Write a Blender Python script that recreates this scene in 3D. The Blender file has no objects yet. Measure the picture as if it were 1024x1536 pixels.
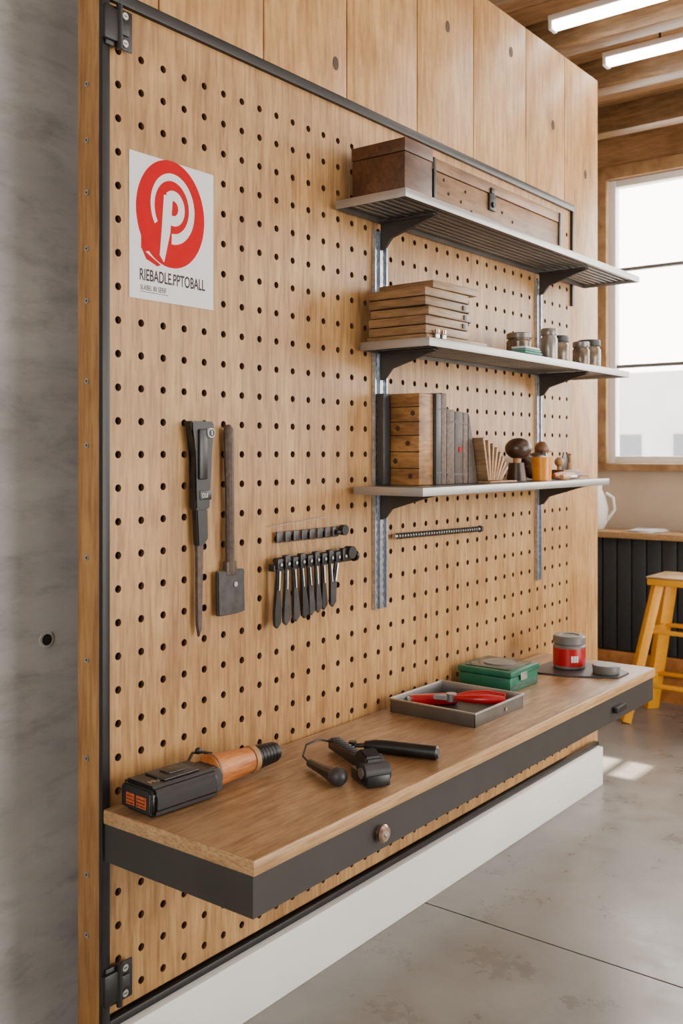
import bpy, bmesh, math, random
from mathutils import Vector, Matrix
random.seed(4)
R=math.radians
# ---------------------------------------------------------------- materials
def newmat(name):
    m=bpy.data.materials.new(name); m.use_nodes=True
    nt=m.node_tree; b=nt.nodes['Principled BSDF']
    return m,nt,b
def simple(name,col,rough=.5,metal=0,var=.12,scale=30,bump=.0,emit=None,es=1,spec=.5):
    m,nt,b=newmat(name)
    tc=nt.nodes.new('ShaderNodeTexCoord'); n=nt.nodes.new('ShaderNodeTexNoise')
    n.inputs['Scale'].default_value=scale; n.inputs['Detail'].default_value=5
    nt.links.new(tc.outputs['Object'],n.inputs['Vector'])
    r=nt.nodes.new('ShaderNodeValToRGB')
    r.color_ramp.elements[0].position=.3; r.color_ramp.elements[1].position=.7
    r.color_ramp.elements[0].color=tuple(c*(1-var) for c in col)+(1,)
    r.color_ramp.elements[1].color=tuple(min(1,c*(1+var)) for c in col)+(1,)
    nt.links.new(n.outputs['Fac'],r.inputs['Fac']); nt.links.new(r.outputs['Color'],b.inputs['Base Color'])
    b.inputs['Roughness'].default_value=rough; b.inputs['Metallic'].default_value=metal
    b.inputs['Specular IOR Level'].default_value=spec
    if bump:
        bp=nt.nodes.new('ShaderNodeBump'); bp.inputs['Strength'].default_value=bump; bp.inputs['Distance'].default_value=.003
        nt.links.new(n.outputs['Fac'],bp.inputs['Height']); nt.links.new(bp.outputs['Normal'],b.inputs['Normal'])
    if emit:
        b.inputs['Emission Color'].default_value=emit+(1,); b.inputs['Emission Strength'].default_value=es
    return m
def wood(name,c1,c2,stretch=(14,14,1.2),rough=.45,blot=.35,bump=.15,fine=60,bs=2.3):
    m,nt,b=newmat(name); L=nt.links
    tc=nt.nodes.new('ShaderNodeTexCoord')
    mp=nt.nodes.new('ShaderNodeMapping'); mp.inputs['Scale'].default_value=stretch
    L.new(tc.outputs['Object'],mp.inputs['Vector'])
    n=nt.nodes.new('ShaderNodeTexNoise'); n.inputs['Scale'].default_value=1.6; n.inputs['Detail'].default_value=8; n.inputs['Distortion'].default_value=.6; n.inputs['Roughness'].default_value=.6
    L.new(mp.outputs['Vector'],n.inputs['Vector'])
    r=nt.nodes.new('ShaderNodeValToRGB'); r.color_ramp.elements[0].position=.3; r.color_ramp.elements[1].position=.68
    r.color_ramp.elements[0].color=c1+(1,); r.color_ramp.elements[1].color=c2+(1,)
    L.new(n.outputs['Fac'],r.inputs['Fac'])
    mp2=nt.nodes.new('ShaderNodeMapping'); mp2.inputs['Scale'].default_value=tuple(s*fine/12 for s in stretch)
    L.new(tc.outputs['Object'],mp2.inputs['Vector'])
    n2=nt.nodes.new('ShaderNodeTexNoise'); n2.inputs['Scale'].default_value=1.5; n2.inputs['Detail'].default_value=4
    L.new(mp2.outputs['Vector'],n2.inputs['Vector'])
    r2=nt.nodes.new('ShaderNodeValToRGB'); r2.color_ramp.elements[0].position=.3; r2.color_ramp.elements[1].position=.6
    r2.color_ramp.elements[0].color=(.64,.58,.50,1); r2.color_ramp.elements[1].color=(1,1,1,1)
    L.new(n2.outputs['Fac'],r2.inputs['Fac'])
    mx=nt.nodes.new('ShaderNodeMixRGB'); mx.blend_type='MULTIPLY'; mx.inputs['Fac'].default_value=1
    L.new(r.outputs['Color'],mx.inputs['Color1']); L.new(r2.outputs['Color'],mx.inputs['Color2'])
    n3=nt.nodes.new('ShaderNodeTexNoise'); n3.inputs['Scale'].default_value=bs; n3.inputs['Detail'].default_value=7; n3.inputs['Roughness'].default_value=.7
    L.new(tc.outputs['Object'],n3.inputs['Vector'])
    r3=nt.nodes.new('ShaderNodeValToRGB'); r3.color_ramp.elements[0].position=.35; r3.color_ramp.elements[1].position=.65
    r3.color_ramp.elements[0].color=(.62,.53,.42,1); r3.color_ramp.elements[1].color=(1,1,1,1)
    L.new(n3.outputs['Fac'],r3.inputs['Fac'])
    mx2=nt.nodes.new('ShaderNodeMixRGB'); mx2.blend_type='MULTIPLY'; mx2.inputs['Fac'].default_value=blot
    L.new(mx.outputs['Color'],mx2.inputs['Color1']); L.new(r3.outputs['Color'],mx2.inputs['Color2'])
    L.new(mx2.outputs['Color'],b.inputs['Base Color'])
    b.inputs['Roughness'].default_value=rough
    bp=nt.nodes.new('ShaderNodeBump'); bp.inputs['Strength'].default_value=bump; bp.inputs['Distance'].default_value=.002
    L.new(n2.outputs['Fac'],bp.inputs['Height']); L.new(bp.outputs['Normal'],b.inputs['Normal'])
    return m
def concrete(name,c1,c2,rough=.8,rvar=.0,bump=.3,s=1.3,stretch=(1,1,1),dist=.3,mot=.4):
    m,nt,b=newmat(name); L=nt.links
    tc=nt.nodes.new('ShaderNodeTexCoord')
    mp=nt.nodes.new('ShaderNodeMapping'); mp.inputs['Scale'].default_value=stretch
    L.new(tc.outputs['Object'],mp.inputs['Vector'])
    n=nt.nodes.new('ShaderNodeTexNoise'); n.inputs['Scale'].default_value=s; n.inputs['Detail'].default_value=10; n.inputs['Roughness'].default_value=.65; n.inputs['Distortion'].default_value=.2
    L.new(mp.outputs['Vector'],n.inputs['Vector'])
    r=nt.nodes.new('ShaderNodeValToRGB'); r.color_ramp.elements[0].position=.32; r.color_ramp.elements[1].position=.68
    r.color_ramp.elements[0].color=c1+(1,); r.color_ramp.elements[1].color=c2+(1,)
    L.new(n.outputs['Fac'],r.inputs['Fac'])
    n2=nt.nodes.new('ShaderNodeTexNoise'); n2.inputs['Scale'].default_value=5; n2.inputs['Detail'].default_value=12; n2.inputs['Roughness'].default_value=.7; n2.inputs['Distortion'].default_value=dist
    L.new(mp.outputs['Vector'],n2.inputs['Vector'])
    r2=nt.nodes.new('ShaderNodeValToRGB'); r2.color_ramp.elements[0].position=.3; r2.color_ramp.elements[1].position=.52
    r2.color_ramp.elements[0].color=(.6,.59,.58,1); r2.color_ramp.elements[1].color=(1,1,1,1)
    L.new(n2.outputs['Fac'],r2.inputs['Fac'])
    mx=nt.nodes.new('ShaderNodeMixRGB'); mx.blend_type='MULTIPLY'; mx.inputs['Fac'].default_value=mot
    L.new(r.outputs['Color'],mx.inputs['Color1']); L.new(r2.outputs['Color'],mx.inputs['Color2'])
    L.new(mx.outputs['Color'],b.inputs['Base Color'])
    mr=nt.nodes.new('ShaderNodeMapRange'); mr.inputs['From Min'].default_value=.3; mr.inputs['From Max'].default_value=.7
    mr.inputs['To Min'].default_value=rough-rvar; mr.inputs['To Max'].default_value=rough+rvar
    L.new(n2.outputs['Fac'],mr.inputs['Value']); L.new(mr.outputs['Result'],b.inputs['Roughness'])
    bp=nt.nodes.new('ShaderNodeBump'); bp.inputs['Strength'].default_value=bump; bp.inputs['Distance'].default_value=.004
    L.new(n2.outputs['Fac'],bp.inputs['Height']); L.new(bp.outputs['Normal'],b.inputs['Normal'])
    return m
PEG=wood('pegboard_wood',(.42,.222,.076),(.64,.385,.158),blot=.85,rough=.42,bs=1.7)
HOLE=simple('hole_wall_shade',(.13,.055,.02),.8,var=.2)  # dark brown hole walls, shade inside the holes put into the colour
PLY=wood('plywood_panel',(.54,.29,.105),(.73,.445,.19),blot=.85,stretch=(7,7,.9),rough=.45)
SIDE=wood('side_wood',(.36,.175,.055),(.54,.285,.10),blot=.6)
DESK=wood('bench_wood',(.29,.168,.08),(.48,.30,.155),stretch=(1.5,12,12),blot=1,rough=.34,bs=3.2)
DEDGE=wood('bench_edge',(.44,.26,.11),(.62,.39,.19),stretch=(1.5,12,40),blot=.3)
CEILW=wood('ceiling_wood',(.28,.15,.06),(.45,.26,.12),stretch=(9,1,9),blot=.6)
BEAMW=wood('beam_wood',(.17,.10,.05),(.36,.22,.11),stretch=(9,1,9),blot=.9)
WALN=wood('walnut',(.055,.021,.010),(.15,.06,.026),stretch=(2,9,9),blot=.5)
CRATE=wood('crate_wood',(.19,.092,.037),(.42,.225,.095),stretch=(1.5,9,9),blot=.8)
STACK=wood('old_plank',(.19,.108,.046),(.38,.23,.105),stretch=(2,2,20),blot=.7)
BLOCK=wood('crate_end',(.20,.088,.026),(.52,.265,.08),stretch=(3,3,14),blot=.8)
TRIMW=wood('window_trim',(.38,.215,.095),(.52,.325,.16),stretch=(8,2,2))
CONC=concrete('concrete_wall',(.36,.35,.335),(.54,.53,.51),rough=.9,bump=.6,stretch=(1,1,2.6),mot=.8,s=1.6)
FLOOR=concrete('concrete_floor',(.16,.148,.135),(.31,.29,.265),rough=.33,rvar=.12,bump=.04,s=.9,mot=.6,dist=.1)
WHITE=simple('white_paint',(.84,.82,.79),.5,var=.03,scale=4)
WALLP=simple('wall_plaster',(.55,.43,.32),.8,var=.08,scale=3)
BLK=simple('black_metal',(.020,.019,.019),.42,metal=.3,var=.2,scale=12)
BRK=simple('bracket_metal',(.06,.057,.055),.42,metal=.5,var=.15,scale=12)
APR=simple('apron_metal',(.042,.038,.034),.5,metal=.2,var=.1,scale=8)
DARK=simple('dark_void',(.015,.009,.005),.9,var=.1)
RUB=simple('black_plastic',(.010,.010,.011),.38,var=.2,scale=60,bump=.1)
RUB2=simple('dark_grey_plastic',(.032,.032,.034),.45,var=.2,scale=60)
STEEL=simple('steel',(.47,.46,.45),.33,metal=.9,var=.1,scale=15)
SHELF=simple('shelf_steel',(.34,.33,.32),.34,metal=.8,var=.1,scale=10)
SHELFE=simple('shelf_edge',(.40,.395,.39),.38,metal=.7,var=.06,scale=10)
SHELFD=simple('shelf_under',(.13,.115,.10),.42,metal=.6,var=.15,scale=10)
GALV=simple('galvanised',(.46,.50,.56),.32,metal=.8,var=.3,scale=70)
TOOLS=simple('tool_steel',(.06,.058,.058),.4,metal=.6,var=.25,scale=40)
RUST=simple('rusty_rod',(.09,.062,.05),.55,metal=.4,var=.3,scale=60)
PAPER=simple('paper',(.70,.70,.73),.7,var=.02)
PAPERB=simple('aged_paper',(.40,.33,.24),.8,var=.2)
RED=simple('poster_red',(.50,.001,.006),.75,var=.04,spec=.15)
INK=simple('ink',(.03,.015,.015),.7,var=.1)
ORNG=wood('orange_grip',(.42,.12,.025),(.66,.25,.07),stretch=(3,20,20),rough=.4)
AMB=simple('amber_led',(.30,.05,.008),.4,emit=(1,.16,.02),es=.12,var=.7,scale=90)
REDP=simple('red_handle',(.40,.004,.010),.3,var=.1)
GRN=simple('green_box',(.004,.115,.06),.4,var=.2,scale=25)
GRND=simple('dark_green_lid',(.02,.04,.034),.22,var=.5,scale=25)
COP=simple('copper_knob',(.50,.35,.26),.25,metal=.9,var=.05)
YEL=simple('yellow_paint',(.82,.36,.006),.4,var=.06)
NAVY=simple('navy_panel',(.022,.027,.033),.55,var=.1)
ORW=wood('orange_wood',(.5,.2,.05),(.62,.28,.08),stretch=(8,2,2))
JARG=simple('jar_clay',(.17,.125,.085),.2,metal=.2,var=.6,scale=30)
JARL=simple('jar_lid',(.26,.24,.22),.35,metal=.7,var=.15)
TEAL=simple('teal_cloth',(.10,.29,.24),.7,var=.2)
AMBER=simple('amber_cup',(.72,.25,.006),.25,var=.1)
BROWN=simple('carved_wood',(.17,.07,.024),.45,var=.35,scale=30)
BROWND=simple('dark_carved_wood',(.05,.024,.013),.35,var=.3,scale=30)
TAN=simple('tan_wood',(.40,.21,.085),.5,var=.2,scale=40)
LEATH=simple('leather_book',(.05,.033,.025),.55,var=.35,scale=60)
LEATH2=simple('brown_book',(.11,.07,.05),.6,var=.4,scale=60)
GREYR=simple('grey_resin',(.15,.143,.135),.4,var=.15)
TUBE=simple('led_tube',(1,1,1),.4,emit=(1,.95,.86),es=18,var=0)
PALE=simple('pale_facade',(.36,.36,.37),.9,var=.1,scale=.4)
PALED=simple('facade_window',(.10,.105,.12),.5,var=.1,scale=.4)
GRND2=simple('outdoor_ground',(.40,.39,.38),.9,var=.1,scale=.5)
KNOT=simple('wood_knot',(.05,.02,.008),.6,var=.3,scale=100)
# ---------------------------------------------------------------- mesh builder
class B:
    def __init__(s,name): s.name=name; s.bm=bmesh.new(); s.mats=[]
    def mi(s,m):
        if m not in s.mats: s.mats.append(m)
        return s.mats.index(m)
    def add(s,t,m,M=None):
        if M is not None: bmesh.ops.transform(t,matrix=M,verts=t.verts)
        bmesh.ops.recalc_face_normals(t,faces=t.faces)
        i=s.mi(m)
        for f in t.faces: f.material_index=i
        me=bpy.data.meshes.new('t'); t.to_mesh(me); t.free(); s.bm.from_mesh(me); bpy.data.meshes.remove(me)
    def box(s,x0,x1,y0,y1,z0,z1,m,bev=0,M=None,seg=2):
        t=bmesh.new(); bmesh.ops.create_cube(t,size=1)
        for v in t.verts: v.co=Vector(((x0+x1)/2+v.co.x*(x1-x0),(y0+y1)/2+v.co.y*(y1-y0),(z0+z1)/2+v.co.z*(z1-z0)))
        if bev: bmesh.ops.bevel(t,geom=list(t.edges),offset=bev,segments=seg,affect='EDGES',profile=.5)
        s.add(t,m,M)
    def beam(s,p0,p1,w,d,m,bev=0,up='Y'):
        p0=Vector(p0);p1=Vector(p1); v=p1-p0
        M=Matrix.Translation((p0+p1)/2)@v.to_track_quat('Z',up).to_matrix().to_4x4()
        s.box(-w/2,w/2,-d/2,d/2,-v.length/2,v.length/2,m,bev,M)
    def cyl(s,p0,p1,r0,m,r1=None,seg=20,bev=0):
        if r1 is None: r1=r0
        p0=Vector(p0);p1=Vector(p1); v=p1-p0
        t=bmesh.new(); bmesh.ops.create_cone(t,cap_ends=True,segments=seg,radius1=r0,radius2=r1,depth=v.length)
        if bev:
            es=[e for e in t.edges if any(len(f.verts)>4 for f in e.link_faces)]
            bmesh.ops.bevel(t,geom=es,offset=bev,segments=2,affect='EDGES')
        s.add(t,m,Matrix.Translation((p0+p1)/2)@v.to_track_quat('Z','Y').to_matrix().to_4x4())
    def lathe(s,prof,c,m,seg=28,M=None):
        t=bmesh.new(); rings=[]
        for r,z in prof:
            rings.append([t.verts.new((max(r,1e-4)*math.cos(2*math.pi*k/seg),max(r,1e-4)*math.sin(2*math.pi*k/seg),z)) for k in range(seg)])
        for a,b in zip(rings,rings[1:]):
            for k in range(seg): t.faces.new((a[k],a[(k+1)%seg],b[(k+1)%seg],b[k]))
        t.faces.new(rings[0]); t.faces.new(rings[-1])
        MM=Matrix.Translation(c)
        if M is not None: MM=MM@M
        s.add(t,m,MM)
    def sph(s,c,r,m,M=None):
        t=bmesh.new(); bmesh.ops.create_uvsphere(t,u_segments=20,v_segments=12,radius=1)
        if not hasattr(r,'__len__'): r=(r,r,r)
        MM=Matrix.Translation(c)
        if M is not None: MM=MM@M
        s.add(t,m,MM@Matrix.Diagonal((r[0],r[1],r[2],1)))
    def prism(s,pts,plane,lo,hi,m,bev=0,M=None):
        t=bmesh.new()
        def mk(p,h):
            return {'xz':(p[0],h,p[1]),'yz':(h,p[0],p[1]),'xy':(p[0],p[1],h)}[plane]
        a=[t.verts.new(mk(p,lo)) for p in pts]; b=[t.verts.new(mk(p,hi)) for p in pts]
        n=len(pts); t.faces.new(a); t.faces.new(b)
        for k in range(n): t.faces.new((a[k],a[(k+1)%n],b[(k+1)%n],b[k]))
        if bev: bmesh.ops.bevel(t,geom=list(t.edges),offset=bev,segments=2,affect='EDGES')
        s.add(t,m,M)
    def ribbon(s,po,pi,y,m):
        t=bmesh.new()
        a=[t.verts.new((p[0],y,p[1])) for p in po]; b=[t.verts.new((p[0],y,p[1])) for p in pi]
        for k in range(len(po)-1): t.faces.new((a[k],a[k+1],b[k+1],b[k]))
        s.add(t,m)
    def tube(s,pts,r,m,seg=10,closed=False):
        pts=[Vector(p) for p in pts]; n=len(pts)
        rr=r if hasattr(r,'__len__') else [r]*n
        t=bmesh.new(); rings=[]; ref=None
        for i,p in enumerate(pts):
            d=(pts[min(i+1,n-1)]-pts[max(i-1,0)]) if not closed else pts[(i+1)%n]-pts[i-1]
            d.normalize()
            if ref is None: ref=d.orthogonal().normalized()
            ref=(ref-d*ref.dot(d)).normalized(); q=d.cross(ref)
            rings.append([t.verts.new(p+(ref*math.cos(2*math.pi*k/seg)+q*math.sin(2*math.pi*k/seg))*rr[i]) for k in range(seg)])
        prs=list(zip(rings,rings[1:]))+([(rings[-1],rings[0])] if closed else [])
        for a,b in prs:
            for k in range(seg): t.faces.new((a[k],a[(k+1)%seg],b[(k+1)%seg],b[k]))
        if not closed: t.faces.new(rings[0]); t.faces.new(rings[-1])
        s.add(t,m)
    def text(s,txt,size,m,M,ext=.0003,off=0):
        c=bpy.data.curves.new('t','FONT'); c.body=txt; c.size=size; c.extrude=ext; c.offset=off
        o=bpy.data.objects.new('t',c); bpy.context.collection.objects.link(o)
        bpy.context.view_layer.update()
        me=o.evaluated_get(bpy.context.evaluated_depsgraph_get()).to_mesh()
        t=bmesh.new(); t.from_mesh(me); o.to_mesh_clear()
        bpy.data.objects.remove(o); bpy.data.curves.remove(c)
        s.add(t,m,M)
    def done(s,parent=None,ang=35):
        bm=s.bm; bm.normal_update()
        for e in bm.edges:
            e.smooth = (len(e.link_faces)==2 and e.calc_face_angle(3)<R(ang))
        for f in bm.faces: f.smooth=True
        xs=[v.co for v in bm.verts]
        c=Vector([(min(v[i] for v in xs)+max(v[i] for v in xs))/2 for i in range(3)])
        bmesh.ops.translate(bm,vec=-c,verts=bm.verts)
        me=bpy.data.meshes.new(s.name); bm.to_mesh(me); bm.free()
        for m in s.mats: me.materials.append(m)
        o=bpy.data.objects.new(s.name,me); o.location=c
        bpy.context.collection.objects.link(o)
        if parent: o.parent=parent
        return o
def RZ(a): return Matrix.Rotation(R(a),4,'Z')
def T(*a): return Matrix.Translation(a)
# ================================================================= ROOM
XF=5.05; CZ=3.85; YC=.26
b=B('floor')
for (x0,x1) in [(-3.5,-1.6),(-1.6,1.4),(1.4,4.4),(4.4,XF+.15)]:
    for (y0,y1) in [(-6,-3),(-3,2.0)]:
        b.box(x0+.004,x1-.004,y0+.004,y1-.004,-.06,0,FLOOR)
b.box(-3.5,XF+.15,-6,2,-.1,-.06,DARK)
b.box(-3.5,XF+.15,-6,2,-.06,-.008,DARK)
b.done()
LY0,LY1,LZ0,LZ1=-2.9,-.9,1.2,3.0
b=B('wall_left')
b.box(-3.65,-3.5,-6,LY0,0,CZ,CONC); b.box(-3.65,-3.5,LY1,2,0,CZ,CONC)
b.box(-3.65,-3.5,LY0,LY1,0,LZ0,CONC); b.box(-3.65,-3.5,LY0,LY1,LZ1,CZ,CONC); b.done()
b=B('window_5')  # unseen window, added to light the concrete and the side strip
for k in range(4):
    y=LY0+.03+(LY1-LY0-.06)*k/3; b.box(-3.6,-3.54,y-.03,y+.03,LZ0,LZ1,WHITE,.004)
for z in (LZ0+.03,LZ1-.03,2.05): b.box(-3.6,-3.54,LY0,LY1,z-.03,z+.03,WHITE,.004)
b.done()
b=B('wall_back')
b.box(-3.5,1.5,YC,YC+.2,0,CZ,CONC)
b.cyl((.02,YC+.003,1.11),(.02,YC-.005,1.11),.021,CONC,seg=20)
b.cyl((.02,YC+.003,1.11),(.02,YC-.006,1.11),.015,DARK,seg=20)
b.done()
b=B('wall_alcove'); b.box(1.5,XF+.15,2.0,2.15,0,CZ,WALLP); b.done()
b=B('wall_return'); b.box(1.35,1.5,YC+.2,2.15,0,CZ,WALLP); b.done()
b=B('baseboard_back'); b.box(-3.4,-.005,YC-.025,YC,0,.075,PLY,.004); b.done()
FX0=1.0  # opening in the unseen front wall, sized so daylight comes from the right
b=B('wall_front'); b.box(-3.5,FX0,-6.15,-6,0,CZ,CONC); b.box(4.4,XF+.15,-6.15,-6,0,CZ,CONC); b.box(FX0,4.4,-6.15,-6,3.3,CZ,CONC); b.done()
units=[(-.74,.80),(-2.56,-1.02),(-4.38,-2.84)]
ZB,ZT=1.53,3.51
b=B('wall_right')
b.box(XF,XF+.15,-6,2,0,ZB,WALLP); b.box(XF,XF+.15,-6,2,ZT,CZ,CEILW)
edges=[-6]+[e for u in sorted(units) for e in u]+[2.0]
for i in range(0,len(edges),2): b.box(XF,XF+.15,edges[i],edges[i+1],ZB,ZT,WALLP)
b.done()
for i,(y0,y1) in enumerate(units):
    b=B('window_%d'%(i+1)); f=.05
    for yy in [(y0,y0+f),(y1-f,y1)]: b.box(XF+.02,XF+.09,yy[0],yy[1],ZB,ZT,WHITE,.004)
    b.box(XF+.02,XF+.09,y0+f,y1-f,ZT-f,ZT,WHITE,.004); b.box(XF+.02,XF+.09,y0+f,y1-f,ZB,ZB+f,WHITE,.004)
    ym=.5*(y0+y1)+.03
    b.box(XF+.03,XF+.08,ym-.03,ym+.03,ZB+f,ZT-f,TRIMW,.004)
    for z in (2.884,2.207): b.box(XF+.035,XF+.07,y0+f,y1-f,z-.012,z+.012,GREYR)
    b.done()
    b=B('trim_%d'%(i+1)); w=.09
    b.box(XF-.025,XF-.001,y1,y1+w,ZB,ZT,TRIMW,.004); b.box(XF-.025,XF-.001,y0-w,y0,ZB,ZT,TRIMW,.004)
    b.box(XF-.028,XF-.001,y0-w,y1+w,ZT,ZT+w,TRIMW,.004); b.box(XF-.07,XF-.001,y0-w,y1+w,ZB-.05,ZB,TRIMW,.006)
    b.done()
SX0,SX1,SY0,SY1=3.40,3.70,.93,1.25
b=B('ceiling')
k=0
while -3.65+.15*k<XF+.15:
    x=-3.65+.15*k; x1=min(x+.15,XF+.2); k+=1
    if x>SX0-.01 and x1<SX1+.01:
        b.box(x+.003,x1-.003,-6.15,SY0,CZ,CZ+.044,CEILW); b.box(x+.003,x1-.003,SY1,2.15,CZ,CZ+.044,CEILW)
    else: b.box(x+.003,x1-.003,-6.15,2.15,CZ,CZ+.044,CEILW)
for (x0,x1,y0,y1) in [(-3.65,SX0,-6.15,2.15),(SX1,XF+.2,-6.15,2.15),(SX0,SX1,-6.15,SY0),(SX0,SX1,SY1,2.15)]:
    b.box(x0,x1,y0,y1,CZ+.045,CZ+.1,DARK)
b.done()
b=B('window_4')  # hidden skylight, added so the sun makes its patch on the floor
b.box(SX0,SX0+.015,SY0,SY1,CZ,CZ+.1,WHITE); b.box(SX1-.015,SX1,SY0,SY1,CZ,CZ+.1,WHITE)
b.box(SX0,SX1,(SY0+SY1)/2-.025,(SY0+SY1)/2+.025,CZ+.06,CZ+.09,WHITE)
b.done()
for x in [-2.8,-1.6,-.6,.4,1.4,2.45,3.2,3.85,4.6]:
    b=B('ceiling_beam'); b.box(x-.06,x+.06,-5.99,YC-.005 if x<1.5 else 1.995,CZ-.17,CZ-.001,BEAMW,.006); b.done()
def tubelight(x,y0,y1,z=3.68):
    b=B('led_tube_light')
    b.box(x-.035,x+.035,y0,y1,z+.03,z+.06,WHITE,.003)
    b.box(x-.028,x+.028,y0+.02,y1-.02,z-.005,z+.03,TUBE,.008)
    for yy in (y0,y1-.02): b.box(x-.032,x+.032,yy,yy+.02,z-.01,z+.035,WHITE,.003)
    for yy in (y0+.3,y1-.3): b.cyl((x,yy,z+.06),(x,yy,CZ-.001),.006,BLK)
    b.done()
tubelight(2.90,-1.9,.2); tubelight(3.49,-1.9,.17)
tubelight(1.9,-3.2,-1.1); tubelight(.8,-3.2,-1.1); tubelight(-.6+.35,-3.2,-1.1)  # unseen tubes, added as fill light from above
# ================================================================= plywood wall
b=B('wall_plywood')
seams=[.032,.207,.618,1.025,1.447,1.853,2.302,2.69,3.07]
for a,c in zip(seams,seams[1:]): b.box(a+.003,c-.003,.03,.05,.0,3.44,PLY,.0015)
b.box(0.034,3.066,.05,.10,0,3.44,SIDE)
for x,z in [(.964,2.867),(1.656,3.224),(2.165,3.292),(2.566,3.09),(2.92,2.945)]:
    b.lathe([(.0,0),(.016,0),(.0165,.001),(.0,.0012)],(x,.0295,z),KNOT,M=Matrix.Rotation(R(90),4,'X')@Matrix.Diagonal((.9,1.35,1,1)))
b.done()
b=B('trim_4')
b.box(0.0,.030,.016,.1,0,3.44,SIDE,.002)
for v in [2.52,2.38,2.25,2.11,1.98,1.78,1.62,1.34,1.085,.84,.55,.4]:
    b.cyl((.002,.062,v),(-.003,.062,v),.0075,STEEL,seg=14); b.cyl((-.002,.062,v),(-.0035,.062,v),.003,DARK,seg=6)
b.done()
# ================================================================= pegboard
PX,PZ=.0743,.0838; NX,NZ=36,29; bx0,bz0=.009,.2143
t=bmesh.new(); rad=.0099; th=.014
V={}
def gv(i,j,y):
    k=(i,j,y)
    if k not in V: V[k]=t.verts.new((bx0+i*PX/2,y,bz0+j*PZ/2))
    return V[k]
for ci in range(NX):
    for cj in range(NZ):
        cx=bx0+(ci+.5)*PX; cz=bz0+(cj+.5)*PZ
        i=ci*2;j=cj*2
        ring=[gv(i+2,j+1,0),gv(i+2,j+2,0),gv(i+1,j+2,0),gv(i,j+2,0),gv(i,j+1,0),gv(i,j,0),gv(i+1,j,0),gv(i+2,j,0)]
        N=16
        c0=[t.verts.new((cx+rad*math.cos(2*math.pi*k/N),0,cz+rad*math.sin(2*math.pi*k/N))) for k in range(N)]
        c1=[t.verts.new((v.co.x,th,v.co.z)) for v in c0]
        for k in range(N):
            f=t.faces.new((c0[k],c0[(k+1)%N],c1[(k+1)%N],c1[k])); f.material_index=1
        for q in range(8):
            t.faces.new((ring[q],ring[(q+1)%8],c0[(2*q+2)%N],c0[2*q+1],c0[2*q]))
ztop=bz0+NZ*PZ; xr=bx0+NX*PX
b=B('pegboard')
b.mi(PEG); b.mi(HOLE)
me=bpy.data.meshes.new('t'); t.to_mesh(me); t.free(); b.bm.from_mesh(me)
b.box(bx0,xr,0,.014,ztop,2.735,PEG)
b.box(bx0,xr,.016,.022,bz0,ztop,DARK)  # dark sheet standing in for the shade behind the holes
b.box(-.014,.010,-.014,.0,.16,2.75,BLK,.002)
b.box(.010,xr+.016,-.014,.012,2.715,2.745,BLK,.002)
b.box(.010,2.98,-.014,.012,.185,.205,BLK,.002)
b.box(xr-.002,xr+.016,-.012,.012,2.28,2.715,BLK,.002)
b.done(ang=30)
def hinge(z0,z1):
    b=B('hinge'); zm=(z0+z1)/2
    b.box(-.008,.075,-.020,-.0145,z0,z1,BLK,.002)
    b.box(-.02,.03,-.03,-.0145,z0+.01,z1-.01,BLK,.004)
    b.cyl((.028,-.027,z0-.005),(.028,-.027,z1+.005),.008,BLK)
    b.box(.03,.062,-.026,-.02,zm-.015,zm+.015,RUB2,.002)
    for z in (z0+.016,z1-.016):
        b.cyl((.05,-.02,z),(.05,-.024,z),.009,STEEL); b.box(.045,.055,-.0245,-.0235,z-.001,z+.001,DARK)
    b.done()
hinge(2.60,2.70); hinge(.245,.34)
b=B('baseboard_white'); b.box(.0,2.98,-.035,.028,.0,.183,WHITE,.004); b.done()
# ================================================================= bench
BF=-.512
b=B('wall_mounted_workbench')
b.box(-.012,2.37,BF,-.015,.698,.731,DEDGE,.002)
b.box(-.009,2.367,BF+.003,-.015,.7305,.7318,DESK)
b.box(-.008,2.36,BF+.006,BF+.030,.605,.698,APR)
b.box(-.008,.016,BF+.03,-.015,.605,.698,APR)
b.box(2.336,2.36,BF+.03,-.015,.605,.698,APR)
b.box(.016,2.336,BF+.03,-.015,.66,.697,RUB2)
KM=Matrix.Rotation(R(90),4,'X')
b.lathe([(.0,0),(.012,0),(.012,.006),(.020,.010),(.023,.016),(.018,.022),(.0,.024)],(.455,BF+.006,.650),COP,M=KM)
b.lathe([(.0,0.0235),(.008,.0235),(.007,.026),(.0,.027)],(.455,BF+.006,.650),STEEL,M=KM)
b.box(1.94,2.03,BF-.015,BF+.006,.638,.660,BLK,.003)
b.done()
DZ=.7319
# ================================================================= shelves
def shelf(name,x0,x1,z,dep=.28,th=.026):
    b=B(name)
    b.box(x0,x1,-dep,-.016,z-.006,z,SHELF,.001)
    b.box(x0,x1,-dep-.004,-dep,z-th,z+.001,SHELFE,.0015)
    b.box(x0-.003,x0,-dep-.004,-.016,z-th,z+.001,SHELFE,.001)
    b.box(x1,x1+.003,-dep-.004,-.016,z-th,z+.001,SHELFE,.001)
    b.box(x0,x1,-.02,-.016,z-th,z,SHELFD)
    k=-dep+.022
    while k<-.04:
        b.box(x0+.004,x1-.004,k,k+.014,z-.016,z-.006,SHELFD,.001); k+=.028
    for bx in (1.156,2.34):
        b.prism([(-.016,z-th+.008),(-.235,z-th+.008),(-.235,z-th-.004),(-.20,z-th-.012),(-.06,z-th-.052),(-.035,z-th-.085),(-.016,z-th-.09)],'yz',bx-.006,bx+.006,BRK,.001)
        b.box(bx-.02,bx+.02,-.235,-.016,z-th-.002,z-th+.004,BRK,.001)
    return b.done()
shelf('metal_wall_shelf',.908,2.795,2.40)
shelf('metal_wall_shelf',1.04,2.675,1.962)
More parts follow.
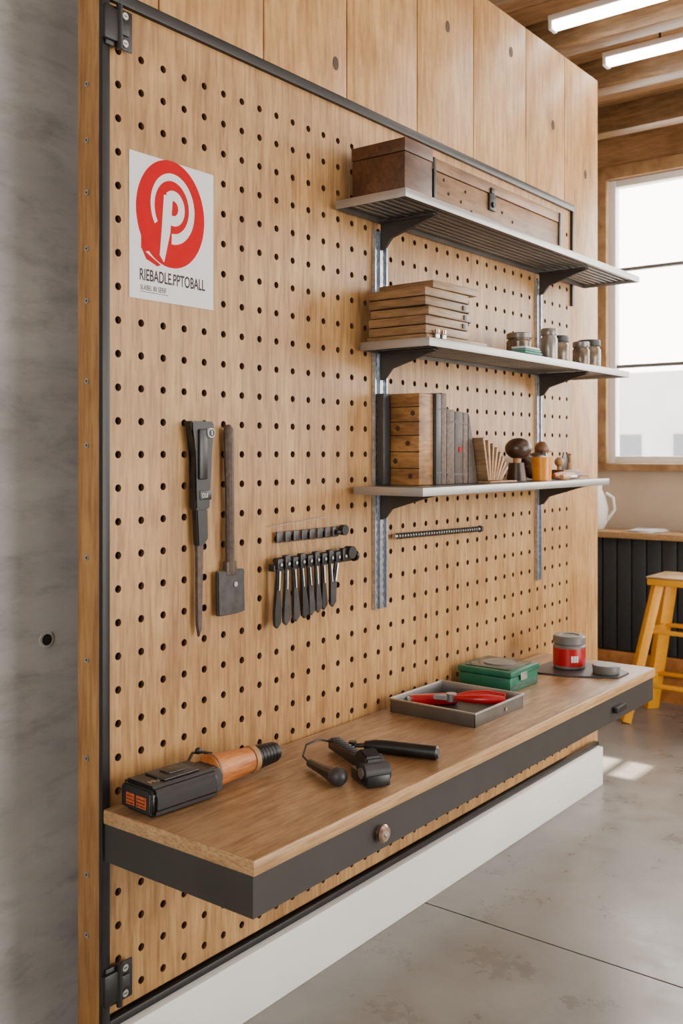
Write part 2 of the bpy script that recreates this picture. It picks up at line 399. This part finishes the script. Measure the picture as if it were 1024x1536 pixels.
shelf('metal_wall_shelf',1.003,2.45,1.492)
def standard(x,z0,z1,w,n):
    b=B('slotted_shelf_upright')
    for k in range(n):
        xa=x-n*w/2+k*w
        b.box(xa+.001,xa+w-.001,-.004,-.0005,z0,z1,GALV)
        b.box(xa+.001,xa+.004,-.0125,-.004,z0,z1,GALV); b.box(xa+w-.004,xa+w-.001,-.0125,-.004,z0,z1,GALV)
        b.box(xa+.001,xa+.0075,-.014,-.0115,z0,z1,GALV); b.box(xa+w-.0075,xa+w-.001,-.014,-.0115,z0,z1,GALV)
        z=z0+.012
        while z<z1-.02:
            b.box(xa+w/2-.005,xa+w/2+.005,-.0046,-.0035,z,z+.014,DARK)
            z+=.026
        for zz in (z0+.03,z1-.03,(z0+z1)/2):
            b.cyl((xa+w/2,-.004,zz),(xa+w/2,-.008,zz),.006,STEEL,seg=12)
    b.done()
standard(1.16,1.075,2.35,.037,2)
standard(2.345,1.05,2.35,.044,1)
# ---- items top shelf
Z1=2.4015
b=B('walnut_box')
b.box(.974,1.131,-.234,-.03,Z1,Z1+.135,WALN,.002)
b.box(.972,1.133,-.236,-.028,Z1+.137,Z1+.178,WALN,.002)
b.box(.978,1.127,-.23,-.034,Z1+.134,Z1+.138,DARK)
b.done()
b=B('wooden_tool_chest')
b.box(1.152,2.11,-.222,-.08,Z1,Z1+.118,CRATE,.002)
b.box(1.150,2.112,-.225,-.078,Z1+.121,Z1+.160,CRATE,.002)
b.box(1.156,2.10,-.218,-.085,Z1+.117,Z1+.122,DARK)
for x in (1.152,2.085): b.box(x,x+.016,-.2275,-.222,Z1,Z1+.16,BLK,.001)
b.box(1.515,1.56,-.231,-.222,Z1+.06,Z1+.119,BLK,.002); b.cyl((1.537,-.231,Z1+.08),(1.537,-.238,Z1+.08),.010,BLK)
b.box(1.525,1.55,-.233,-.224,Z1+.119,Z1+.14,BLK,.002)
for x,z in [(1.22,.10),(1.25,.06),(1.33,.05),(1.36,.09),(1.40,.03),(1.62,.07),(1.7,.05)]:
    b.cyl((x,-.221,Z1+z),(x,-.2235,Z1+z),.006,DARK,seg=10)
b.done()
# ---- middle shelf
Z2=1.9635
b=B('stacked_planks')
b.box(1.055,1.44,-.262,-.03,Z2,Z2+.014,STACK,.002)
z=Z2+.0145
for k in range(5):
    h=.030; d=random.uniform(-.006,.006); e=random.uniform(-.012,.012)
    M=T(1.19+d,-.145,0)@RZ(random.uniform(-2,2))
    b.box(-.13,.14+e,-.115,.11,z+.0015,z+h-.0015,STACK,.003,M)
    b.box(-.126,.135+e,-.111,.106,z-.001,z+.0018,DARK,0,M)
    z+=h
    if k in(1,2,3):
        b.box(.090,.105,-.119,-.114,z-.024,z-.008,BLK,0,M)
b.box(-.09,.17,-.12,.10,z+.001,z+.026,STACK,.003,T(1.2,-.14,0)@RZ(-3))
b.done()
b=B('metal_pull_handles')
for x in (1.09,1.13): b.box(x,x+.022,-.276,-.268,Z2,Z2+.018,STEEL,.003); b.cyl((x+.011,-.272,Z2+.018),(x+.011,-.272,Z2+.03),.008,COP)
b.done()
def jar(x,y,r,h,m,lid=JARL,z=Z2,name='glass_jar'):
    b=B(name)
    b.lathe([(0,0),(r*.92,0),(r,.006),(r,h*.68),(r*.86,h*.76),(r*.86,h*.8),(0,h*.8)],(x,y,z),m)
    b.lathe([(0,h*.79),(r*.94,h*.79),(r*.98,h*.81),(r*.98,h*.97),(r*.9,h),(0,h)],(x,y,z),lid)
    for q in range(3):
        b.tube([(x+r*.99*math.cos(2*math.pi*k/20),y+r*.99*math.sin(2*math.pi*k/20),z+h*(.83+.05*q)) for k in range(20)],.0012,lid,closed=True,seg=6)
    b.done()
jar(1.93,-.13,.050,.108,JARG); jar(2.07,-.19,.033,.135,JARL); jar(2.25,-.14,.050,.125,JARG,lid=RUB2)
jar(2.42,-.17,.036,.115,JARG); jar(2.55,-.15,.050,.135,JARG,lid=RUB2)
b=B('folded_cloth')
for k in range(4): b.box(1.75,1.90-.01*k,-.25,-.19,Z2+.001+k*.009,Z2+.009+k*.009,TEAL if k<3 else PAPER,.003)
b.done()
# ---- bottom shelf
Z3=1.4935
b=B('wooden_crate')
b.box(1.176,1.262,-.155,-.03,Z3,1.80,BLOCK,.003)
for k,o in enumerate((.055,.11,.165,.21,.26)): b.box(1.1755,1.178,-.156,-.029,Z3+o,Z3+o+.003,DARK)
for yy,zz in [(-.12,.03),(-.06,.08),(-.11,.14),(-.07,.19),(-.13,.24)]: b.cyl((1.1762,yy,Z3+zz),(1.1750,yy,Z3+zz),.009,KNOT,seg=12)
b.done()
b=B('bracket_plate'); b.box(1.128,1.168,-.045,-.016,Z3,1.80,RUB2,.002); b.done()
b=B('row_of_books')
def book(x0,x1,h,m,lean=0,dep=.13):
    M=T(x0,-.165,Z3)@Matrix.Rotation(R(lean),4,'Y'); w=x1-x0
    b.box(0,w,0,dep,0,h,m,.002,M)
    b.box(.004,w-.004,.004,dep+.002,h-.001,h+.0008,PAPERB,0,M)
    for q in (.12,.82): b.box(-.0008,w+.0008,-.001,.002,h*q,h*q+.006,LEATH,0,M)
book(1.266,1.298,.308,RUB2); book(1.300,1.332,.312,LEATH2)
book(1.335,1.385,.258,LEATH2); book(1.388,1.44,.252,LEATH)
book(1.443,1.475,.25,LEATH2)
b.prism([(1.478,Z3),(1.545,Z3),(1.490,Z3+.235),(1.478,Z3+.25)],'xz',-.165,-.04,LEATH,.002)
b.cyl((1.42,-.166,Z3+.12),(1.42,-.1675,Z3+.12),.010,RED)
b.done()
b=B('wood_sample_fan')
for k in range(8):
    M=T(1.565+.012*k,-.20,Z3+.0065)@Matrix.Rotation(R(-14+k*9),4,'Y')
    b.box(-.006,.006,0,.12-.005*k,.002,.16-.012*k,TAN if k%2 else STACK,.001,M)
b.box(1.555,1.76,-.21,-.08,Z3,Z3+.006,TAN,.002)
b.done()
b=B('wooden_mallet')
b.cyl((1.87,-.15,Z3+.001),(1.87,-.15,Z3+.07),.040,BROWND,r1=.03)
b.sph((1.885,-.15,Z3+.125),(.055,.052,.042),BROWND)
b.cyl((1.87,-.15,Z3+.06),(1.88,-.15,Z3+.10),.016,TAN)
b.done()
b=B('carved_bowl')
b.lathe([(0,0),(.022,0),(.034,.02),(.040,.06),(.035,.06),(.028,.025),(0,.015)],(1.80,-.075,Z3),BROWN)
b.done()
b=B('amber_cup')
b.lathe([(0,0),(.036,0),(.040,.092),(.036,.092),(.033,.012),(0,.012)],(1.975,-.205,Z3),AMBER)
b.done()
b=B('carved_duck')
b.sph((2.11,-.11,Z3+.055),(.10,.05,.055),BROWND)
b.sph((2.17,-.11,Z3+.125),(.035,.03,.031),BROWN)
b.tube([(2.14,-.11,Z3+.07),(2.165,-.11,Z3+.12)],[.036,.024],BROWND)
b.cyl((2.19,-.11,Z3+.125),(2.235,-.12,Z3+.115),.011,TAN,r1=.004)
b.tube([(2.04,-.11,Z3+.07),(1.995,-.10,Z3+.11)],[.034,.006],BROWND)
b.done()
b=B('wooden_plane')
b.box(2.25,2.42,-.17,-.10,Z3,Z3+.038,BROWN,.006)
b.tube([(2.38,-.135,Z3+.03),(2.385,-.135,Z3+.07),(2.37,-.135,Z3+.10)],[.015,.012,.014],TAN)
b.cyl((2.28,-.135,Z3+.03),(2.28,-.135,Z3+.06),.009,TAN); b.sph((2.28,-.135,Z3+.07),.020,TAN)
b.beam((2.31,-.135,Z3+.03),(2.345,-.135,Z3+.10),.006,.05,TOOLS,.001)
b.done()
b=B('carving_gouge')
b.tube([(2.03,-.262,Z3+.014),(2.07,-.258,Z3+.014),(2.12,-.252,Z3+.014)],[.009,.014,.009],TAN)
b.tube([(2.12,-.252,Z3+.014),(2.22,-.24,Z3+.012)],[.005,.004],STEEL)
b.done()
b=B('carving_gouge')
b.tube([(2.09,-.20,Z3+.017),(2.16,-.205,Z3+.017),(2.25,-.215,Z3+.017)],[.010,.0165,.010],ORNG)
b.tube([(2.25,-.215,Z3+.017),(2.36,-.225,Z3+.014)],[.007,.005],BROWN)
b.done()
b=B('threaded_rod')
b.cyl((1.225,-.02,1.315),(1.815,-.02,1.305),.008,STEEL,seg=12)
k=1.24
while k<1.80:
    zz=1.315-(k-1.225)*.017
    b.cyl((k,-.02,zz),(k+.006,-.02,zz),.0105,TOOLS,seg=10); k+=.017
for k in (1.25,1.79): b.cyl((k,-.02,1.31),(k,-.0005,1.31),.004,BLK,seg=8)
b.cyl((1.808,-.02,1.305),(1.822,-.02,1.305),.014,TOOLS,seg=6)
b.done()
# ================================================================= poster
b=B('poster')
b.box(.08,.376,-.0022,-.0008,1.994,2.366,PAPER)
pc=(.221,2.228); ax,az=.120,.141
def PP(u,v): return (pc[0]+u*ax,pc[1]+v*az)
b.prism([PP(math.cos(2*math.pi*k/64),math.sin(2*math.pi*k/64)) for k in range(64)],'xz',-.0028,-.0022,RED)
b.prism([PP(-.86,-.50),PP(-.86,-.74),PP(-.76,-.80),PP(-.6,-.75)],'xz',-.0027,-.0022,RED)
b.prism([PP(-.86,-.72),PP(-.76,-.78),PP(-.30,-.98),PP(-.40,-1.02),PP(-.72,-.92)],'xz',-.0026,-.0022,RED)
def arc(cx,cz,ro,ri,a0,a1,y,sx=1,n=40,t0=1,t1=1):
    o=[];i=[]
    for k in range(n+1):
        a=R(a0+(a1-a0)*k/n); tt=t0+(t1-t0)*k/n; mid=(ro+ri)/2; h=(ro-ri)/2*tt
        o.append(PP(cx+(mid+h)*math.cos(a)*sx,cz+(mid+h)*math.sin(a))); i.append(PP(cx+(mid-h)*math.cos(a)*sx,cz+(mid-h)*math.sin(a)))
    b.ribbon(o,i,y,PAPER)
arc(.03,.12,.68,.47,-92,215,-.0031,1.0,t0=.95,t1=.45)
arc(.06,.12,.33,.14,-110,130,-.0033,1.0,24)
b.prism([PP(-.22,.33),PP(.04,.36),PP(-.04,-.35),PP(-.22,-.92),PP(-.34,-.80),PP(-.28,-.30)],'xz',-.0036,-.0030,PAPER)
MT=T(.112,-.0024,2.043)@Matrix.Rotation(R(90),4,'X')
b.text('RIEBADLE.PPTOBALL',.042,INK,MT@Matrix.Diagonal((.60,1,1,1)),off=.0007)
b.text('SLABEL IBI SERIF',.019,INK,T(.115,-.0024,2.018)@Matrix.Rotation(R(90),4,'X')@Matrix.Diagonal((.66,1,1,1)))
b.box(.115,.21,-.0026,-.0022,2.0125,2.014,INK)
b.done()
# ================================================================= wall tools
b=B('utility_blade_tool')
x=.305
b.prism([(x-.042,1.686),(x+.042,1.686),(x+.045,1.665),(x+.030,1.61),(x+.028,1.45),(x-.026,1.45),(x-.022,1.60),(x-.040,1.665)],'xz',-.035,-.006,RUB,.004)
b.box(x-.018,x+.012,-.042,-.034,1.53,1.665,RUB,.004)
b.cyl((x+.022,-.034,1.655),(x+.022,-.045,1.655),.013,PAPER); b.cyl((x+.022,-.044,1.655),(x+.022,-.0465,1.655),.010,RUB)
b.box(x+.0205,x+.0235,-.0475,-.046,1.649,1.661,PAPER)
b.box(x-.012,x+.03,-.037,-.034,1.475,1.50,RUB,.001)
b.text('OUI',.018,STEEL,T(x-.006,-.0372,1.481)@Matrix.Rotation(R(90),4,'X')@Matrix.Diagonal((.7,1,1,1)))
b.prism([(x-.018,1.45),(x+.024,1.45),(x+.026,1.37),(x+.010,1.352),(x-.012,1.352)],'xz',-.030,-.008,RUB,.003)
b.prism([(x-.010,1.355),(x+.016,1.355),(x+.010,1.125),(x,1.105),(x-.008,1.14)],'xz',-.022,-.012,RUST,.002)
b.cyl((x,-.01,1.64),(x,-.0005,1.64),.005,BLK)
b.done()
b=B('flat_scraper')
x=.425
b.tube([(x-.006,-.018,1.68),(x-.006,-.018,1.668),(x-.006,-.018,1.64),(x-.002,-.018,1.5),(x,-.018,1.27)],[.006,.014,.0155,.0135,.0135],RUST)
b.box(x-.020,x+.020,-.026,-.008,1.26,1.30,RUST,.003)
b.prism([(x-.053,1.275),(x+.053,1.275),(x+.057,1.155),(x+.02,1.152),(x-.050,1.152)],'xz',-.024,-.010,TOOLS,.003)
b.cyl((x+.015,-.024,1.235),(x+.015,-.027,1.235),.007,STEEL)
b.cyl((x,-.01,1.66),(x,-.0005,1.66),.004,BLK)
b.done()
b=B('hanging_file_set')
b.cyl((.60,-.03,1.285),(.985,-.03,1.285),.009,BLK)
b.box(.59,.965,-.035,-.012,1.255,1.275,BLK,.003)
b.cyl((.945,-.03,1.285),(.945,-.055,1.285),.02,BLK); b.cyl((.98,-.03,1.27),(.99,-.03,1.27),.018,BLK)
for q in range(10):
    x=.608+q*.0345
    b.box(x-.011,x+.011,-.045,-.028,1.26,1.30 if q%2 else 1.292,BLK,.003)
    b.cyl((x,-.045,1.275),(x,-.05,1.275),.005,STEEL,seg=10)
    if q<9:
        zb=1.088+q*.0045
        lx=(-.006,-.002,.010,.014,.014,.010,.006,.012,-.022)[q]
        yo=-.002*(q%2)
        b.prism([(x-.006,1.262),(x+.006,1.262),(x+.009+lx*.5,1.20),(x+.017+lx,1.14),(x+.016+lx,zb+.015),(x+lx,zb),(x-.013+lx,zb+.010),(x-.012+lx,1.14),(x-.007+lx*.5,1.20)],'xz',-.040+yo,-.030+yo,TOOLS if q%3 else RUB,.002)
        b.tube([(x,-.043,1.255),(x+lx*.5,-.043,1.20)],[.003,.002],STEEL,seg=8)
for q in range(8):
    x=.64+q*.038
    b.box(x-.014,x+.012,-.016,-.010,1.335,1.368,TOOLS,.002)
    b.cyl((x,-.012,1.365),(x,-.012,1.405),.0012,STEEL,seg=6)
    b.cyl((x,-.012,1.335),(x,-.025,1.29),.0012,STEEL,seg=6)
b.cyl((.60,-.011,1.385),(.86,-.011,1.40),.0012,STEEL,seg=6)
b.cyl((.94,-.012,1.355),(.94,-.03,1.355),.017,BLK); b.cyl((.92,-.02,1.35),(.90,-.02,1.35),.008,BLK)
for x in (.62,.93): b.cyl((x,-.02,1.265),(x,-.0005,1.265),.005,BLK)
b.done()
# ================================================================= bench items
h=DZ
b=B('cordless_multitool')
M=T(.05,-.105,DZ)@RZ(-4)
prof=[(-.068,.014),(-.055,.0),(.055,.0),(.068,.014),(.068,.058),(.055,.075),(-.055,.075),(-.068,.058)]
b.prism(prof,'yz',-.03,.17,RUB,.008,M)
b.prism([(-.058,.010),(.058,.010),(.058,.058),(.048,.068),(-.048,.068),(-.058,.058)],'yz',-.036,-.028,RUB,.003,M)
for (ya,yb) in [(-.042,-.004),(.004,.036)]:
    b.box(-.0375,-.0355,ya,yb,.020,.048,AMB,.001,M)
    for k in range(3): b.box(-.038,-.0372,ya+.003,yb-.003,.024+.008*k,.026+.008*k,DARK,0,M)
b.box(.02,.13,-.04,.04,.075,.080,RUB2,.003,M)
b.box(.05,.10,-.02,.02,.080,.084,TOOLS,.002,M)
b.text('MULTI',.022,STEEL,M@T(-.015,-.030,.0762))
b.prism([(-.05,.010),(.05,.010),(.05,.055),(.035,.070),(-.035,.070),(-.05,.055)],'yz',.165,.20,RUB2,.004,M)
b.cyl(M@Vector((.19,0,.046)),M@Vector((.335,0,.046)),.045,ORNG,r1=.033,seg=24,bev=.003)
b.cyl(M@Vector((.197,0,.046)),M@Vector((.203,0,.046)),.0455,BROWN,seg=24)
b.cyl(M@Vector((.335,0,.046)),M@Vector((.35,0,.046)),.036,TAN)
for k in range(6): b.cyl(M@Vector((.35+k*.013,0,.046)),M@Vector((.36+k*.013,0,.046)),.033-.001*k,RUB)
b.cyl(M@Vector((.35,0,.046)),M@Vector((.435,0,.046)),.024,RUB2)
b.tube([M@Vector(p) for p in [(.16,.05,.06),(.19,.06,.085),(.22,.05,.082),(.24,.04,.075)]],.004,RUB)
b.sph(M@Vector((.205,.055,.088)),.009,RUB)
b.done()
b=B('bar_clamp')
P0=Vector((.710,-.160,h+.022)); P1=Vector((.575,-.41,h+.022))
b.beam(P0,P1,.036,.030,RUB,.005)
d=(P1-P0).normalized(); n=Vector((-d.y,d.x,0))
for k in range(10):
    p=P0+d*(.015+k*.02)+Vector((0,0,.016)); b.beam(p-n*.014,p+n*.014,.006,.006,RUB2,.001)
M=T(.545,-.415,h)@RZ(62)
b.box(-.05,.055,-.034,.034,.002,.034,RUB,.006,M)
b.prism([(-.03,.03),(.05,.03),(.055,.066),(.02,.086),(-.02,.072)],'xz',-.024,.024,RUB,.005,M)
b.cyl(M@Vector((-.02,.034,.035)),M@Vector((-.02,-.038,.035)),.026,RUB2); b.cyl(M@Vector((-.02,.036,.035)),M@Vector((-.02,.04,.035)),.014,STEEL)
b.cyl(M@Vector((.03,-.03,.045)),M@Vector((.03,-.045,.045)),.018,RUB2)
b.tube([(.475,-.355,h+.022),(.50,-.29,h+.02),(.535,-.215,h+.016)],[.022,.014,.011],RUB)
b.sph((.472,-.362,h+.025),(.026,.026,.0245),RUB2)
b.tube([(.535,-.22,h+.012),(.56,-.17,h+.02),(.61,-.14,h+.035),(.66,-.145,h+.04),(.69,-.17,h+.03)],.003,RUB,seg=8)
b.done()
b=B('rubber_grip_handle')
b.tube([(.752,-.245,h+.019),(.762,-.275,h+.020),(.775,-.31,h+.020),(.80,-.40,h+.020),(.815,-.45,h+.020),(.817,-.456,h+.020)],[.013,.019,.0195,.0195,.0195,.013],RUB,seg=18)
b.tube([(.752,-.245,h+.019),(.738,-.21,h+.016)],[.007,.006],TOOLS)
b.cyl((.738,-.21,h+.001),(.738,-.21,h+.028),.012,RUB)
b.done()
b=B('metal_tray')
x0,x1,y0,y1=1.16,1.485,-.375,-.05; hh=.045
b.box(x0+.004,x1-.004,y0+.004,y1-.004,h,h+.003,TOOLS)
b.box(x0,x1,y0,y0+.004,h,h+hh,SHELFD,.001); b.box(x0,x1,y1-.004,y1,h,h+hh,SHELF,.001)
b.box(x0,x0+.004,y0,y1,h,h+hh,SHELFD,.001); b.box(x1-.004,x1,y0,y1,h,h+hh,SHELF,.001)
for a in [(x0-.004,x1+.004,y0-.004,y0+.002),(x0-.004,x1+.004,y1-.002,y1+.004),(x0-.004,x0+.002,y0,y1),(x1-.002,x1+.004,y0,y1)]:
    b.box(a[0],a[1],a[2],a[3],h+hh-.003,h+hh+.003,STEEL,.001)
b.cyl((x0+.20,y0-.001,h+.02),(x0+.20,y0-.004,h+.02),.006,COP)
b.done()
b=B('red_pliers')
hz=h+.040
M=T(1.33,-.22,0)@RZ(-62)
def pm(l): return [M@Vector(p) for p in l]
b.tube(pm([(-.02,.006,hz),(.03,.028,hz+.004),(.09,.034,hz+.006),(.15,.022,hz+.004)]),[.009,.014,.015,.011],REDP,seg=12)
b.tube(pm([(-.02,-.006,hz),(.03,-.028,hz+.004),(.09,-.036,hz+.006),(.15,-.026,hz+.004)]),[.009,.014,.015,.011],REDP,seg=12)
b.cyl(M@Vector((-.03,0,hz-.012)),M@Vector((-.03,0,hz+.014)),.018,STEEL)
b.prism([(-.03,.014),(-.09,.004),(-.09,.001),(-.03,-.002)],'xy',hz-.008,hz+.008,STEEL,.002,M)
b.prism([(-.03,-.014),(-.09,-.004),(-.09,-.001),(-.03,.002)],'xy',hz-.008,hz+.008,STEEL,.002,M)
M2=T(1.33,-.13,0)@RZ(-42)
b.box(-.10,.07,-.018,.018,h+.004,h+.040,REDP,.010,M2)
b.box(-.11,-.08,-.014,.014,h+.006,h+.034,STEEL,.003,M2)
b.done()
b=B('green_sharpening_box')
b.box(1.632,1.85,-.25,-.035,h,h+.052,GRN,.004)
b.box(1.627,1.855,-.255,-.030,h+.054,h+.076,GRN,.005)
b.box(1.65,1.835,-.235,-.05,h+.076,h+.079,GRND,.002)
b.box(1.70,1.75,-.2575,-.254,h+.035,h+.062,STEEL,.001)
b.cyl((1.75,-.14,h+.079),(1.75,-.14,h+.083),.06,GREYR,seg=28)
b.box(1.64,1.846,-.2515,-.249,h+.012,h+.02,GRND)
b.done()
b=B('rubber_mat'); b.prism([(1.98+.0,-.17),(2.0,-.30),(2.09,-.47),(2.20,-.47),(2.27,-.38),(2.27,-.2),(2.2,-.13),(2.05,-.13)],'xy',h,h+.006,RUB2,.002); b.done()
b=B('paint_jar')
c=(2.15,-.24,h+.0065)
b.lathe([(0,0),(.060,0),(.064,.004),(.064,.088),(.058,.096),(0,.096)],c,GREYR)
b.lathe([(.0645,.012),(.065,.012),(.065,.082),(.0645,.082)],c,REDP)
b.lathe([(0,.095),(.061,.095),(.065,.099),(.065,.124),(.060,.130),(.04,.130),(.038,.126),(0,.126)],c,GREYR)
for k in range(3):
    a=R(215+k*9); b.box(-.004,.004,-.0008,.0008,.03,.055,PAPER,0,T(c[0]+.0652*math.cos(a),c[1]+.0652*math.sin(a),c[2])@RZ(math.degrees(a)+90))
b.done()
b=B('lidded_tin'); b.lathe([(0,0),(.050,0),(.052,.003),(.052,.018),(.054,.019),(.054,.030),(.050,.033),(0,.033)],(2.14,-.40,h+.0065),GREYR); b.done()
# ================================================================= background
b=B('counter')
b.box(4.64,XF-.075,-5.0,1.98,1.045,1.085,DEDGE,.004)
b.box(4.74,XF-.075,-5.0,1.98,.0,1.045,NAVY)
y=-5.0
while y<1.87: b.box(4.722,4.742,y+.006,y+.094,.30,1.04,NAVY,.003); y+=.1
b.box(4.70,4.742,-5.0,1.98,.17,.29,ORW,.004); b.box(4.715,4.742,-5,1.98,0,.17,ORW)
b.done()
b=B('ceramic_jug')
b.lathe([(0,0),(.06,0),(.085,.05),(.09,.14),(.07,.22),(.045,.27),(.05,.31),(.04,.31),(.035,.26),(0,.25)],(4.83,.80,1.0855),WHITE)
b.tube([(4.83,.72,1.33),(4.83,.67,1.30),(4.83,.66,1.22),(4.83,.71,1.15)],.010,WHITE)
b.done()
b=B('folded_papers')
for k in range(4): b.box(-.12,.12,-.09,.09,1.0855+k*.004,1.089+k*.004,PAPER,.001,T(4.80,.42,0)@RZ(k*7-10))
b.done()
b=B('yellow_workshop_stool')
cx,cy,sz=4.32,.03,.86
b.box(cx-.16,cx+.16,cy-.16,cy+.16,sz-.04,sz,YEL,.006); b.box(cx-.165,cx+.165,cy-.165,cy+.165,sz,sz+.012,DEDGE,.005)
ft=[]
for sx,sy in [(-1,-1),(-1,1),(1,1),(1,-1)]:
    a=Vector((cx+sx*.10,cy+sy*.11,sz-.02)); c=Vector((cx+sx*.21,cy+sy*.27,.0)); ft.append((a,c)); b.beam(a,c+Vector((0,0,.006)),.085,.05,YEL,.004)
for i in range(4):
    for f in (.35,.72):
        p=ft[i][0].lerp(ft[i][1],f); q=ft[(i+1)%4][0].lerp(ft[(i+1)%4][1],f)
        b.beam(p,q,.036,.022,YEL,.003)
b.done()
b=B('outdoor_ground'); b.box(5.3,60,-30,40,-.3,-.12,GRND2); b.done()
b=B('neighbour_building')
for (x,y,w,hh) in [(32,6,5,3.2),(34,12,6,4.6),(33,0,5,2.9),(36,-8,7,4)]:
    b.box(x,x+4,y-w/2,y+w/2,-.12,hh,PALE)
    for k in range(3): b.box(x-.05,x,y-w/2+.5+k*w/3,y-w/2+1.3+k*w/3,1.3,2.3,PALED)
b.done()
# ================================================================= world, lights, camera
w=bpy.data.worlds.new('World'); bpy.context.scene.world=w; w.use_nodes=True
bg=w.node_tree.nodes['Background']; bg.inputs['Color'].default_value=(1,.955,.885,1); bg.inputs['Strength'].default_value=11.5
def portal(loc,rot,sx,sy):
    l=bpy.data.lights.new('daylight_portal','AREA'); l.shape='RECTANGLE'; l.size=sx; l.size_y=sy; l.cycles.is_portal=True
    o=bpy.data.objects.new('daylight_portal',l); o.location=loc; o.rotation_euler=rot; bpy.context.collection.objects.link(o)
for (y0,y1) in units: portal((XF+.16,(y0+y1)/2,(ZB+ZT)/2),(0,R(90),0),ZT-ZB,y1-y0)
portal(((FX0+4.4)/2,-6.16,1.65),(R(90),0,0),4.4-FX0,3.3)
portal((-3.66,(LY0+LY1)/2,(LZ0+LZ1)/2),(0,R(-90),0),LZ1-LZ0,LY1-LY0)
portal(((SX0+SX1)/2,(SY0+SY1)/2,CZ+.12),(0,0,0),SX1-SX0,SY1-SY0)
s=bpy.data.lights.new('sun','SUN'); s.energy=22; s.angle=R(.8); s.color=(1,.9,.74)
so=bpy.data.objects.new('sun',s); so.rotation_euler=Vector((-.28,-1.05,-3.85)).to_track_quat('-Z','Y').to_euler(); so.location=(4,3,8)
bpy.context.collection.objects.link(so)
cam=bpy.data.cameras.new('Camera'); co=bpy.data.objects.new('Camera',cam); bpy.context.collection.objects.link(co)
co.location=(-1.554,-1.937,1.6); co.rotation_euler=(R(90),0,R(-52.35))
cam.sensor_width=36; cam.lens=34.57; cam.shift_y=-.0573
cam.dof.use_dof=True; cam.dof.focus_distance=2.9; cam.dof.aperture_fstop=4.5
cam.clip_start=.05
bpy.context.scene.camera=co
